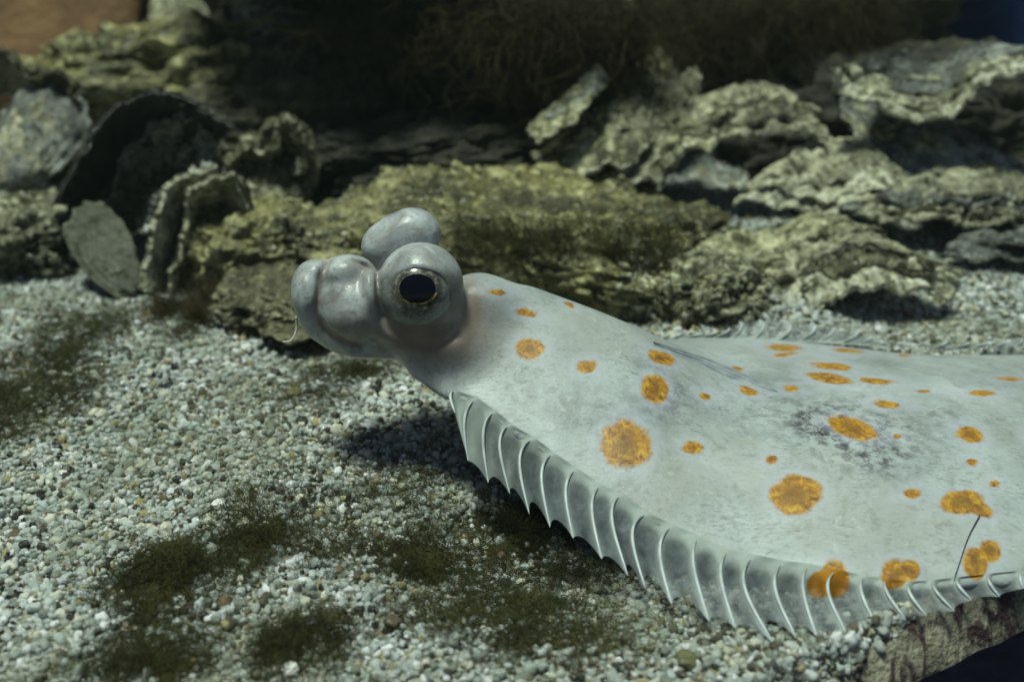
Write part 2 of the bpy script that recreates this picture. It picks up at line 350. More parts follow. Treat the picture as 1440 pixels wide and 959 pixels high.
oyster('small shell with a smooth grey patch beside the dark cave', aty(850, 105, 45), aty(750, 195, 42.5), 2.6, 'shell_grey', 12, 4, .5, .3, 0, 10, .1, 0, ['shell_olive', 'shell_grey'])
oyster('dim olive shell standing above the knobby shells', aty(870, 10, 53), aty(960, 140, 50), 5, 'shell_olive', -20, 5, .8, .5, 0, 30, .12)
# --- left hand heap
MAT['shell_smooth'] = shell_mat('shell_smooth', (.09, .10, .065), (.16, .17, .12), (.22, .23, .17), .75, 17)
sheet('outer black shell standing like an arch', [(30,410),(50,345),(82,272),(118,206),(160,152),(205,130),(250,133),(290,156),(330,176)], 39.0, (190,330,46), 'shell_black', 11, 2, .12, .16, .1, .12, .55, None, .1, lam=['shell_black', 'shell_grey'])
sheet('inner dark grey shell face under the black arch', [(90,400),(125,330),(152,270),(185,205),(225,172),(262,165),(290,190),(300,250),(300,330),(298,400)], 39.4, (225,300,44), 'shell_black', 12, 3, .12, .1, .1, .16, .2, None, .1, lam=['shell_grey', 'shell_black'])
sheet('fluted grey shell standing upright with wavy layered edges', [(204,412),(203,378),(214,328),(221,290),(236,258),(266,243),(304,230)], 36.6, (310,350,42), 'shell_grey', 13, 2, .2, .2, .1, .16, .4, 37.6, .12, lam=['shell_bright', 'shell_grey'])
sheet('second fluted shell nested inside the wavy grey one', [(234,412),(240,376),(257,337),(261,300),(267,268),(298,250),(332,246),(348,290),(346,355)], 36.9, (310,350,41.5), 'shell_grey', 14, 3, .14, .16, .1, .16, .2, 37.4, .12, lam=['shell_pale', 'shell_brown', 'shell_grey'])
oyster('pale smooth triangular shell leaning at foot of the black arch', aty(190, 420, 36.2), aty(112, 292, 38.2), 2.3, 'shell_smooth', 0, 2, .2, .12, 0, 15, .18, face=.8)
sheet('brown curled shell right of the fluted upright shells', [(318,235),(345,205),(365,214),(388,204),(392,172),(410,166),(428,200),(424,245)], 42.0, (385,270,46), 'shell_brown', 16, 4, .2, .16, .1, .2, .35, None, .1, lam=['shell_pale', 'shell_brown', 'shell_olive'])
oyster('brown shell body below the curled shell edges', aty(350, 345, 41.2), aty(400, 195, 43.8), 4.2, 'shell_brown', 0, 6, .9, .5, 0, 26, .12, 0, ['shell_brown', 'shell_olive'], face=.6)
oyster('pale grey shell at left frame edge above the black arch foot', aty(15, 275, 44), aty(85, 125, 48), 4.0, 'shell_pale', 0, 5, .9, .35, 0, 17, .14, 0, ['shell_grey', 'shell_pale'], face=.6)
sheet('thin dark shell edge at top left under the orange slab', [(-40,90),(0,72),(40,100),(75,104),(105,118),(112,150)], 47.5, (20,160,53), 'shell_brown', 18, 3, .12, .12, .1, .2, .4)
oyster('olive shell wedged at left frame edge beside sand', aty(-60, 330, 42), aty(75, 300, 39), 4.2, 'shell_olive', 25, 6, 1.2, .4, 0, 19, .12)
rock('low olive rock at left frame edge where the sand ends', aty(5, 370, 38.8), (2.4, 1.6, 1.8), 'shell_olive', 6, (0, 0, .4), 6, .3, 2.0, .15, .12)
rock('sunlit lumpy rock above the black arch', aty(245, 135, 54), (6.6, 4.0, 2.9), 'rock_ledge', 7, (0, -.1, .1), 6, .3, 1.9, .1, .14)
rock('dim rock behind the curled brown shell', aty(360, 210, 50), (4.0, 3.0, 2.6), 'shell_brown', 8, (0, 0, 0), 6, .3, 1.8, .1, .12)
oyster('pale shell on end at top, right of the orange slab', aty(225, -25, 60), aty(285, 75, 54), 3.2, 'shell_pale', 0, 4, .8, .4, 0, 20, .14, face=.6)
oyster('long ragged shell hanging down at top beside the dark cave', aty(345, -30, 58), aty(430, 135, 50.5), 4.4, 'shell_olive', 0, 6, 1.0, .5, 0, 21, .14, 0, ['shell_grey', 'shell_pale'], face=.6)
# --- the dark cave in the middle and rock face behind
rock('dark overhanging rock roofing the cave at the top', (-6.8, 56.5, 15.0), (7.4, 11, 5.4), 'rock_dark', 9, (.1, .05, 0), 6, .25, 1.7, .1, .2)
rock('broad dark rock roof added out of view to shade the cave and algae curtain', (5, 65.5, 17.5), (19, 11, 5.5), 'rock_dark', 19, (.05, 0, 0), 6, .25, 1.7, .1, .2)  # unseen rock, added to darken the cave and the algae curtain
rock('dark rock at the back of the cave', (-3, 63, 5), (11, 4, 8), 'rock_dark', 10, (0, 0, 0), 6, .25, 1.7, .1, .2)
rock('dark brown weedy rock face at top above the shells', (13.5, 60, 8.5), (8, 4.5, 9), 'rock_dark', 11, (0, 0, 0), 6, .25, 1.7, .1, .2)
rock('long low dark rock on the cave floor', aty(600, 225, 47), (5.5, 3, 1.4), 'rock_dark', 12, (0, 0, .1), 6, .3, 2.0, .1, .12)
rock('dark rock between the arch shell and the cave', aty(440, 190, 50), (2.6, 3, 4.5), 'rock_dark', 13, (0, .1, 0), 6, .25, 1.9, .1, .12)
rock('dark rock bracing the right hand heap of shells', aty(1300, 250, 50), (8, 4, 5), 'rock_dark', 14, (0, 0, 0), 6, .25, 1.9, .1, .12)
# --- orange brown slab at the upper left
m = M('orange_slab', .8, .2); m.color(m.ramp(m.noise(.35, 5, .6), [(.3, (.10, .055, .026)), (.55, (.19, .11, .052)), (.75, (.25, .155, .08))])); m.bump(m.noise(2, 5), .2, .8)
MAT['orange'] = m.m
V, F = ICO[6]; V = np.sign(V) * np.abs(V) ** .28 * np.array([7.2, 2.5, 6.2]); V = V + .25 * np.stack([perlin(V * .4), perlin(V * .4 + 9), perlin(V * .5 + 4)], 1)
c = aty(20, 20, 61); V = V @ eul(-.55, 0, 0).T; tag(mk('rock_slab', V + c, F, MAT['orange'], org=c - np.array([0, 0, 6.2])), 'orange brown slab standing in the top left corner', 'rock slab')

# ================================================================== the fish
ctrl = [  # pixel, pixel, horizontal distance (cm): points on the eyed side of the body
 (585,515,23.5),(600,525,23.4),(640,560,22.9),(640,480,23.9),(660,430,24.6),(690,398,25.4),
 (670,570,22.7),(700,520,23.4),(730,460,24.3),(745,402,25.6),
 (753,627,21.8),(800,560,22.8),(820,490,24.0),(830,437,25.3),
 (847,693,20.9),(890,620,21.9),(910,550,23.2),(920,482,25.0),
 (914,733,20.3),(985,764,19.8),(1010,700,20.8),(1010,620,22.3),(1010,550,24.2),(1010,508,26.2),(1015,487,28.3),
 (1065,790,19.35),(1140,802,18.95),(1150,720,20.3),(1150,640,21.9),(1150,570,23.9),(1150,520,26.2),(1150,495,28.2),(1150,483,30.0),
 (1219,820,18.7),(1282,828,18.65),(1290,740,20.0),(1290,650,21.7),(1290,580,23.7),(1290,530,26.0),(1290,505,28.5),(1290,498,29.7),
 (1350,822,18.9),(1436,812,19.2),(1440,740,20.3),(1440,640,22.3),(1440,580,24.3),(1440,540,26.3),(1440,525,27.8)]
CP = [aty(*c) for c in ctrl]
CP += [np.array(p) for p in [(-.2,27.0,2.6),(1.8,28.2,1.9),(3.6,29.2,1.35),(5.4,29.9,1.15),
  (13.5,21.6,.7),(13.5,24.5,1.5),(13.5,28.0,1.0),(17,24.4,.6),(17,26.6,1.4),(17,29.2,.8),(21,27.4,.6),(21,28.8,1.1),(21,30.4,.7),(24.5,29.6,.6),(24.5,30.4,.9),(24.5,31.2,.6),(30,33,.5),(-2.5,25.5,3.2),(-2.8,23.6,2.6)]]
CP = np.array(CP)
def tps_fit(P, z, lam=.02):
    d = np.linalg.norm(P[:, None] - P[None], axis=2); K = np.where(d > 0, d * d * np.log(d + 1e-12), 0) + lam * np.eye(len(P))
    A = np.zeros((len(P) + 3,) * 2); A[:len(P), :len(P)] = K; A[:len(P), len(P)] = 1; A[:len(P), len(P) + 1:] = P; A[len(P):, :len(P)] = A[:len(P), len(P):].T
    return np.linalg.solve(A, np.concatenate([z, np.zeros(3)]))
TW = tps_fit(CP[:, :2], CP[:, 2])
def topz(Q):
    d = np.linalg.norm(Q[:, None] - CP[None, :, :2], axis=2); K = np.where(d > 0, d * d * np.log(d + 1e-12), 0)
    return K @ TW[:len(CP)] + TW[len(CP)] + Q @ TW[len(CP) + 1:]
finbase = [(585,515,23.5),(612,545,23.1),(640,560,22.9),(670,570,22.7),(697,587,22.4),(720,610,22.1),(753,627,21.8),(780,650,21.5),(813,670,21.2),(847,693,20.9),(877,710,20.7),(914,733,20.3),(949,751,20.05),(985,764,19.8),(1027,784,19.5),(1065,790,19.35),(1106,796,19.1),(1140,802,18.95),(1181,810,18.8),(1219,820,18.7),(1250,826,18.66),(1282,828,18.65),(1316,827,18.75),(1350,822,18.9),(1393,818,19.05),(1436,812,19.2)]
fintip = [(588,550,2.2),(604,564,2.25),(640,583,2.35),(659,648,1.4),(690,680,1.1),(718,695,1.0),(748,725,.9),(778,742,.82),(805,757,.75),(850,787,.66),(879,810,.55),(905,831,.46),(952,852,.36),(995,874,.28),(1037,884,.22),(1085,900,.18),(1120,900,.16),(1155,895,.15),(1190,888,.15),(1232,880,.15),(1270,873,.15),(1305,866,.15),(1338,858,.15),(1370,847,.15),(1405,838,.15),(1440,828,.15)]
NB = [aty(*c) for c in finbase]; NT = [atz(*c) for c in fintip]
tailN = [np.array(p) for p in [(12.0,20.5,.62),(13.5,21.6,.62),(15.2,23.0,.6),(17,24.4,.55),(19,26.0,.52),(21,27.4,.5),(23,28.8,.5),(24.6,29.7,.5)]]
NB += tailN; NT += [p + np.array([.75, -.55, -.42]) * (1 if k < 6 else .5) for k, p in enumerate(tailN)]
FB = [np.array(p) for p in [(-1.6,26.2,3.0),(-.2,27.0,2.5),(1.8,28.2,1.85),(3.6,29.2,1.3),(5.4,29.9,1.1),(8.3,30.1,.9),(10.9,29.9,.85),(13.5,29.9,.8),(17,30.6,.7),(21,31.2,.6),(23,31.4,.6),(24.6,31.3,.55)]]
outline = np.array([p[:2] for p in spline(NB, 160)] + [p[:2] for p in spline(FB, 90)][::-1])

def poly_sd(Q, poly):
    d2 = np.full(len(Q), 1e9); ins = np.zeros(len(Q), bool)
    A = poly; B = np.roll(poly, -1, 0)
    for a, b in zip(A, B):
        e = b - a; wv = Q - a; t = np.clip((wv @ e) / (e @ e + 1e-12), 0, 1); r = wv - t[:, None] * e; d2 = np.minimum(d2, (r * r).sum(1))
        if a[1] != b[1]:
            cnd = (a[1] > Q[:, 1]) != (b[1] > Q[:, 1]); xx = (b[0] - a[0]) * (Q[:, 1] - a[1]) / (b[1] - a[1]) + a[0]; ins ^= cnd & (Q[:, 0] < xx)
    return np.where(ins, 1, -1) * np.sqrt(d2)
def smin(a, b, k): h = np.clip(.5 + .5 * (b - a) / k, 0, 1); return b + (a - b) * h - k * h * (1 - h)
def smax(a, b, k): return -smin(-a, -b, k)
gx = np.concatenate([np.arange(-6.2, 0.6, .05), np.arange(.6, 12.5, .075), np.arange(12.5, 25.8, .16)])
gy = np.concatenate([np.arange(17.6, 21.4, .08), np.arange(21.4, 27.0, .055), np.arange(27.0, 32.4, .12)])
gz = np.arange(-.9, 6.3, .055)
QX, QY = np.meshgrid(gx, gy, indexing='ij'); Q = np.stack([QX.ravel(), QY.ravel()], 1)
T2 = np.concatenate([topz(q) for q in np.array_split(Q, 20)]); E2 = poly_sd(Q, outline)
T2 = T2.reshape(QX.shape); E2 = E2.reshape(QX.shape)
gTx, gTy = np.gradient(T2, gx, gy); sl2 = 1 / np.sqrt(1 + np.minimum(gTx ** 2 + gTy ** 2, 4))
ep = np.clip(E2, 0, None); TH = 1.75 * (1 - np.exp(-ep / 1.5)) + .16
Fld = np.empty(QX.shape + (len(gz),), np.float32)
for k, z in enumerate(gz):
    a = (z - T2) * sl2; b = (T2 - TH - z) * sl2
    Fld[:, :, k] = smax(smax(a, b, .12), -E2 * .8, .18)
# head, in a smaller box of the same grid: blobs given by pixel centre, distance, pixel radii, depth radius (cm), tilt in the picture plane
ix = np.searchsorted(gx, 1.2); iy0 = np.searchsorted(gy, 21.4); iy1 = np.searchsorted(gy, 28.6)
GXh, GYh, GZh = np.meshgrid(gx[:ix], gy[iy0:iy1], gz, indexing='ij'); PH = np.stack([GXh, GYh, GZh], -1).astype(np.float32)
def ell(px, py, y, rx, ry, rz, ang=0):
    c = aty(px, py, y); s = pxcm(c); q = PH - c.astype(np.float32); ca, sa = math.cos(R(ang)), math.sin(R(ang))
    A1 = (RIGHT * ca - UP * sa).astype(np.float32); A2 = (RIGHT * sa + UP * ca).astype(np.float32)
    u, v, t = (q @ A1) / (rx / s), (q @ A2) / (ry / s), (q @ FWD.astype(np.float32)) / rz
    k0 = np.sqrt(u * u + v * v + t * t) + 1e-6
    k1 = np.sqrt((u / (rx / s)) ** 2 + (v / (ry / s)) ** 2 + (t / rz) ** 2) + 1e-6
    return k0 * (k0 - 1) / k1
def path_d(pts, n=24):
    P = spline([aty(*p) for p in pts], n).astype(np.float32); d = np.full(PH.shape[:3], 9., np.float32)
    for p in P: d = np.minimum(d, np.sqrt(((PH - p) ** 2).sum(-1)))
    return d
h = ell(500, 432, 24.4, 60, 56, 1.05, 18)                       # snout core
h = smin(h, ell(488, 386, 24.4, 40, 28, .8, -6), .22)           # bump above the snout
h = smin(h, ell(497, 435, 23.8, 44, 44, .62, 25), .22)          # cheek swelling
h = smin(h, ell(524, 412, 23.75, 14, 34, .5, -8), .14)           # ridge before the eye
h = smin(h, ell(570, 455, 24.4, 70, 48, 1.15, 18), .3)           # under the eyes
h = smin(h, ell(620, 480, 24.2, 60, 50, 1.05, 30), .45)          # throat
h = smin(h, ell(668, 432, 25.0, 46, 46, .9, 25), .4)             # nape
lip = ell(439, 413, 24.15, 29, 46, .75, -4)                      # front lip
lip = smin(lip, ell(449, 385, 24.3, 24, 20, .6, 0), .12)
lip = smin(lip, ell(450, 443, 24.15, 26, 31, .62, 16), .22)
lip = smin(lip, ell(478, 477, 24.1, 46, 20, .62, 24), .2)        # lower jaw
lip = smin(lip, ell(530, 488, 24.2, 40, 17, .6, 8), .2)
h = smin(h, lip, .15)
t1 = ell(592, 401, 24.0, 60, 60, .98, 0); t1 = smin(t1, ell(603, 442, 24.1, 52, 46, .92, 0), .25)   # near eye turret
h = smin(h, t1, .20)
t2 = smin(ell(584, 329, 25.6, 36, 35, .62, -15), ell(541, 346, 25.5, 34, 31, .58, -30), .34); t2 = smin(t2, ell(563, 331, 25.55, 38, 29, .58, -27), .3)           # far eye turret
t2 = smin(t2, ell(575, 375, 25.4, 46, 38, .7, 0), .25)
h = smin(h, t2, .14)
def hit(px, py, fld):
    for y in np.arange(21.8, 27.5, .02):
        p = aty(px, py, y); i_, j_, k_ = np.searchsorted(gx[:ix], p[0]), np.searchsorted(gy[iy0:iy1], p[1]), np.searchsorted(gz, p[2])
        if 0 < i_ < fld.shape[0] and 0 < j_ < fld.shape[1] and 0 < k_ < fld.shape[2] and fld[i_, j_, k_] < 0: return y
    return 24.0
def groove(h, pts, r, k):
    return smax(h, -(path_d([(a, b, hit(a, b, h)) for a, b in pts], 40) - r), k)
h = groove(h, [(462,368),(453,386),(449,410),(446,440),(456,462),(478,478),(506,487)], .06, .12)     # mouth line
h = groove(h, [(536,446),(548,462),(566,476),(592,486),(620,486),(644,472)], .06, .12)               # fold below the eye
h = groove(h, [(530,388),(531,410),(536,436),(540,446)], .035, .12)
h = groove(h, [(498,366),(508,372),(520,376)], .07, .08)                                            # nostril slit
h = smax(h, -ell(588, 414, 22.93, 57, 38, .52, -3), .06)          # eye opening
sub = Fld[:ix, iy0:iy1]; Fld[:ix, iy0:iy1] = smin(sub, h, .6)
def surface_nets(F, gx, gy, gz):
    ins = F < 0; c = ins[:-1, :-1, :-1].astype(np.int8)
    cnt = np.zeros(c.shape, np.int8)
    for a in (0, 1):
        for b in (0, 1):
            for d in (0, 1): cnt += ins[a:F.shape[0] - 1 + a, b:F.shape[1] - 1 + b, d:F.shape[2] - 1 + d]
    act = np.argwhere((cnt > 0) & (cnt < 8)); idx = np.full(c.shape, -1, np.int32); idx[tuple(act.T)] = np.arange(len(act))
    G = [gx, gy, gz]; acc = np.zeros((len(act), 3)); num = np.zeros(len(act))
    for ax in range(3):
        o1, o2 = [k for k in range(3) if k != ax]
        for a in (0, 1):
            for b in (0, 1):
                p = act.copy(); p[:, o1] += a; p[:, o2] += b; q = p.copy(); q[:, ax] += 1
                f0 = F[tuple(p.T)]; f1 = F[tuple(q.T)]; s = (f0 < 0) != (f1 < 0); t = np.where(s, f0 / np.where(f0 == f1, 1, f0 - f1), 0)
                P = np.stack([G[k][p[:, k]] for k in range(3)], 1); P[:, ax] += t * (G[ax][q[:, ax]] - G[ax][p[:, ax]])
                acc += P * s[:, None]; num += s
    V = acc / num[:, None]; faces = []
    for ax in range(3):
        o1, o2 = (ax + 1) % 3, (ax + 2) % 3
        sl0 = [slice(None)] * 3; sl1 = [slice(None)] * 3; sl0[ax] = slice(0, -1); sl1[ax] = slice(1, None)
        for o in (o1, o2): sl0[o] = slice(1, -1); sl1[o] = slice(1, -1)
        A = ins[tuple(sl0)]; B = ins[tuple(sl1)]; e = np.argwhere(A != B)
        flip = A[tuple(e.T)]; e[:, o1] += 1; e[:, o2] += 1
        def ci(d1, d2):
            r = e.copy(); r[:, o1] -= d1; r[:, o2] -= d2; return idx[tuple(r.T)]
        q = np.stack([ci(1, 1), ci(0, 1), ci(0, 0), ci(1, 0)], 1); q[~flip] = q[~flip][:, ::-1]; faces.append(q)
    F4 = np.concatenate(faces); return V, F4[(F4 >= 0).all(1)]
BV, BF = surface_nets(Fld, gx, gy, gz)
for it in range(2):                                               # light relaxing
    acc = np.zeros_like(BV); num = np.zeros(len(BV))
    for a, b in ((0, 1), (1, 2), (2, 3), (3, 0)):
        np.add.at(acc, BF[:, a], BV[BF[:, b]]); np.add.at(acc, BF[:, b], BV[BF[:, a]]); np.add.at(num, BF[:, a], 1); np.add.at(num, BF[:, b], 1)
    BV = BV * .6 + .4 * acc / np.maximum(num, 1)[:, None]
# spots: a distance field kept on the skin, thresholded in the material
SPOTS = [(745,490,22,15,0),(826,517,12,8,0),(921,546,17,19,-25),(930,503,18,8,15),(991,557,9,5,15),(880,624,37,35,20),(975,629,13,8,0),(1052,550,12,5,15),(1085,646,8,6,0),(1119,695,36,28,0),
 (1200,603,34,14,18),(1112,547,10,4,5),(1165,532,30,7,10),(1170,515,28,5,5),(1232,536,24,4,5),(1100,489,22,4,3),(1190,493,20,3,5),(1250,568,20,5,5),(1365,611,18,11,20),(1383,553,20,4,3),
 (1420,533,18,3,3),(1283,694,12,7,0),(1366,649,7,4,0),(1352,706,30,16,0),(1378,716,16,8,30),(1398,680,7,5,0),(1262,613,6,4,0),(1172,815,22,26,0),(1150,822,16,18,0),(1258,809,18,19,0),(1280,802,14,16,20),(1372,792,17,22,0),(1392,775,15,16,0),
 (701,411,12,4,5),(741,440,13,5,15),(800,428,9,3,25),(1035,518,10,2.5,5),(1098,500,9,2.5,0),(1270,500,10,2,0),(1112,497,9,2,0),(1300,550,9,2,0),(1480,620,30,18,0),(1520,700,24,18,0),(1560,560,30,10,0),(1640,640,24,16,0),(1700,560,24,10,0),(1620,720,24,14,0)]
def spot_field(V):
    u, v = project(V); f = np.full(len(V), 3.0)
    for (cx, cy, rx, ry, an) in SPOTS:
        ca, sa = math.cos(R(an)), math.sin(R(an)); du, dv = u - cx, v - cy
        d = np.sqrt(((du * ca + dv * sa) / rx) ** 2 + ((dv * ca - du * sa) / ry) ** 2)
        f = np.minimum(f, np.where(d < 1, (d - 1) * min(1., ry / 14 + .3), (d - 1) * np.clip(np.sqrt(rx * ry) / 30, .25, 1)))
    return f
def blot(V, cx, cy, rx, ry):
    u, v = project(V); return np.exp(-((u - cx) / rx) ** 2 - ((v - cy) / ry) ** 2)
upz = np.concatenate([topz(q) for q in np.array_split(BV[:, :2], 60)]); onTop = (BV[:, 2] > upz - .22)
sp = np.where(onTop & (BV[:, 0] > -1.2), spot_field(BV), 3.0)
dk = .25 * blot(BV, 1060, 570, 90, 40) + .5 * blot(BV, 1250, 645, 50, 35) + .15 * blot(BV, 760, 560, 60, 50) + .2 * blot(BV, 1010, 720, 60, 40) + .2 * blot(BV, 1340, 600, 60, 40) + 1.0 * blot(BV, 1200, 610, 75, 42) + .8 * blot(BV, 1150, 590, 40, 20) + .7 * blot(BV, 935, 555, 35, 30) + .5 * blot(BV, 920, 505, 30, 15) + .35 * blot(BV, 850, 590, 60, 40)
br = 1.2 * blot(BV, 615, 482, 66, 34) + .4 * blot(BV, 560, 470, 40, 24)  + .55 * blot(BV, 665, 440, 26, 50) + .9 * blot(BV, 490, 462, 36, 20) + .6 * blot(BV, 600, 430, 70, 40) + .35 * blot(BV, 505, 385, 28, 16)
ub, vb = project(BV)
def line_px(pts, wd):
    P = spline([(a, b, 0) for a, b in pts], 40); d = np.full(len(BV), 1e9); k_ = np.where((ub < 720) & (BV[:, 1] < 25.2))[0]
    for p in P: d[k_] = np.minimum(d[k_], (ub[k_] - p[0]) ** 2 + (vb[k_] - p[1]) ** 2)
    return np.exp(-d / wd ** 2)
br = br + .9 * line_px([(462,368),(453,386),(449,410),(446,440),(456,462),(478,478),(506,487)], 5) + .6 * line_px([(498,366),(508,372),(520,376)], 6) + .5 * line_px([(530,388),(531,410),(536,436),(548,462),(566,476),(592,486),(620,486),(644,472)], 6) + .5 * line_px([(660,398),(668,425),(664,455),(650,480)], 9)  # brown lines paint crease shade along mouth, nostril, eye fold and neck
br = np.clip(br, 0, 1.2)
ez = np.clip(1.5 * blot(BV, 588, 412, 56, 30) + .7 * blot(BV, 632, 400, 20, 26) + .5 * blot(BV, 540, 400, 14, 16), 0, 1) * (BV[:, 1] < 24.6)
hd = 1 / (1 + np.exp((BV[:, 0] + 1.0) / .35))
m = M('fish_skin', .5, .28)
base = m.ramp(m.noise(.5, 5, .6), [(.3, (.24, .27, .265)), (.5, (.34, .38, .375)), (.7, (.44, .485, .48))])
base = m.mix(m.mapr(m.noise(1.9, 5, .65, .5), .52, .68, 0, .5), base, (.16, .18, .155))
stk = m.noise(9, 6, .75, .2, stretch=(.7, 1.7, 1.1), rot=(0, 0, .6)); patch = m.mapr(m.noise(.9, 4, .6, off=(2, 9, 0)), .38, .62, .22, .7); base = m.mix(m.math('MULTIPLY', m.mapr(stk, .47, .66), patch), base, (.13, .14, .12))
base = m.mix(m.mapr(m.noise(.35, 3, .5, off=(4, 4, 0)), .45, .65, 0, .22), base, (.36, .34, .26))
base = m.mix(m.mapr(m.noise(3.5, 3, .6, off=(3, 1, 0)), .6, .72, 0, .5), base, (.46, .50, .46))
head = m.ramp(m.noise(1.3, 6, .66, .4), [(.32, (.18, .18, .175)), (.48, (.33, .355, .36)), (.70, (.58, .615, .625))]); head = m.mix(m.mapr(m.noise(7, 4, .7), .55, .70, 0, .6), head, (.12, .125, .115)); head = m.mix(m.mapr(m.noise(2.4, 4, .6, off=(6, 0, 2)), .58, .70, 0, .5), head, (.30, .22, .14))
base = m.mix(m.attr('head'), base, head)
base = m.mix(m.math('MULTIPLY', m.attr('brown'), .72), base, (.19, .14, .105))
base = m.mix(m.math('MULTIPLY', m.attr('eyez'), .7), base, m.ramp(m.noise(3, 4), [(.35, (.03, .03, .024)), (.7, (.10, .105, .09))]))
dkn = m.math('MULTIPLY', m.attr('dark'), m.mapr(m.noise(3.2, 6, .75, off=(0, 5, 0)), .43, .60)); base = m.mix(dkn, base, (.045, .04, .05))
sf = m.math('ADD', m.attr('spot'), m.math('MULTIPLY', m.math('SUBTRACT', m.math('ADD', m.math('MULTIPLY', m.noise(3.2, 4, .6, off=(7, 0, 0)), .5), m.math('MULTIPLY', m.noise(1.1, 2, .5, off=(1, 7, 0)), .5)), .5), 1.15))
base = m.mix(m.mapr(sf, .75, .10, 0, .42), base, (.42, .445, .51))
orng = m.ramp(m.noise(5.5, 6, .72, .5, off=(1, 2, 3)), [(.34, (.13, .052, .004)), (.5, (.37, .17, .008)), (.66, (.58, .35, .015))])
orng = m.mix(m.mapr(sf, -.30, -.8, 0, .7), orng, (.16, .072, .008))
base = m.mix(m.mapr(sf, .15, -.15, 0, .95), base, orng)
m.set('Roughness', m.math('SUBTRACT', .46, m.math('MULTIPLY', m.attr('head'), .18))); m.color(base); bn = m.bump(m.noise(16, 3, .6), .010, .5); bn = m.bump(m.noise(7, 4, .6, stretch=(.6, 1.8, 1.2), rot=(0, 0, .5)), .016, .5, bn); m.bump(m.noise(1.4, 4), .05, .4, bn)
m.set('Subsurface Weight', .12); m.b.inputs['Subsurface Radius'].default_value = (.003, .0025, .002); m.b.inputs['Subsurface Scale'].default_value = .5
SKIN = m.m
fish = thing('flatfish', (4, 24, 0), 'pale flatfish with orange spots and raised eye turrets lying on the sand', 'fish')
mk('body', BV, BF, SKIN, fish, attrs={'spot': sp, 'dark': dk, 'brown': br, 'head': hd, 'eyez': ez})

# eyes
def cap(c, ax, r, a0, a1, n=20, k=40, sx=1.0, lift=0.0, p0=0.0, p1=2 * math.pi):
    full = p1 - p0 > 6.28
    ax = ax / np.linalg.norm(ax); A = np.cross(ax, UP); A /= np.linalg.norm(A); B = np.cross(A, ax)
    V = []
    for t in np.linspace(a0, a1, n):
        for p in np.linspace(p0, p1, k, endpoint=not full):
            V.append(c + (r + lift) * (math.cos(t) * ax + math.sin(t) * (sx * math.cos(p) * A + math.sin(p) * B)))
    return np.array(V), gridfaces(n, k, full)
m = M('iris', .18, .5); im = m.noise(6, 6, .72)
ic_ = m.ramp(im, [(.35, (.022, .022, .018)), (.52, (.07, .07, .055)), (.66, (.30, .29, .22))]); ic_ = m.mix(m.mapr(m.attr('ang'), .50, .86), ic_, m.ramp(im, [(.3, (.10, .11, .10)), (.7, (.22, .24, .23))])); m.color(ic_); IRIS = m.m
m = M('pupil', .09, .3); m.color((.002, .002, .006)); PUP = m.m
m = M('gold_ring', .3, .5); m.color(m.ramp(m.noise(3, 3), [(.42, (.05, .04, .015)), (.62, (.50, .40, .11))])); GOLD = m.m
def eye(c, ax, r, label):
    V, F = cap(c, ax, r, .001, 2.6, 40, 48); e = mk('eye', V, F, IRIS, fish, attrs={'ang': np.repeat(np.linspace(.001, 2.6, 40), 48)}); e['label'] = label
    V, F = cap(c, ax, r, .001, .345, 14, 40, 1.25, .022); mk('pupil', V, F, PUP, e)
    V, F = cap(c, ax, r, .33, .40, 6, 40, 1.24, .012, math.pi * 1.08, math.pi * 1.86); mk('iris_ring', V, F, GOLD, e)
ec = aty(589, 409, 23.87); eye(ec, CAM - ec + np.array([-.9, 0, 1.6]), .90, 'dark eye with gold rimmed pupil facing out')
ec = aty(575, 330, 25.75); eye(ec, np.array([-.3, .9, .35]), .5, 'eye in the far turret')

# dorsal fin along the near margin, anal fin along the far one
m = M('fin_membrane', .5, .15)
fm = m.ramp(m.noise(2.2, 5, .6, stretch=(1, 1, .5)), [(.3, (.06, .075, .085)), (.55, (.13, .155, .17)), (.75, (.27, .305, .315))])
sf = m.math('ADD', m.attr('spot'), m.math('MULTIPLY', m.math('SUBTRACT', m.noise(3.2, 4, .6, off=(7, 0, 0)), .5), .7))
fm = m.mix(m.math('MULTIPLY', m.attr('rib'), .8), fm, (.46, .51, .50)); fm = m.mix(m.attr('root'), fm, (.31, .35, .325)); fm = m.mix(m.mapr(sf, .05, -.08), fm, (.33, .14, .012)); m.color(fm)
al = m.math('MAXIMUM', m.mapr(m.noise(3, 4), .2, .8, .38, .66), m.math('MAXIMUM', m.attr('root'), m.math('MULTIPLY', m.attr('rib'), .95))); m.set('Alpha', al); m.bump(m.noise(4, 4, stretch=(1, 1, .4)), .04, .5)
MEMB = m.m
m = M('fin_ray', .35, .4); m.color(m.ramp(m.noise(3, 4), [(.3, (.34, .385, .385)), (.7, (.56, .61, .61))])); m.color(m.mix(m.mapr(m.attr('q'), .40, .12), m.mix(m.mapr(m.attr('q'), .6, .95), m.ramp(m.noise(3, 4), [(.3, (.34, .385, .385)), (.7, (.56, .61, .61))]), (.62, .68, .71)), (.27, .30, .265))); m.set('Subsurface Weight', .2); m.b.inputs['Subsurface Scale'].default_value = .3; m.b.inputs['Subsurface Radius'].default_value = (.003, .003, .003); RAY = m.m
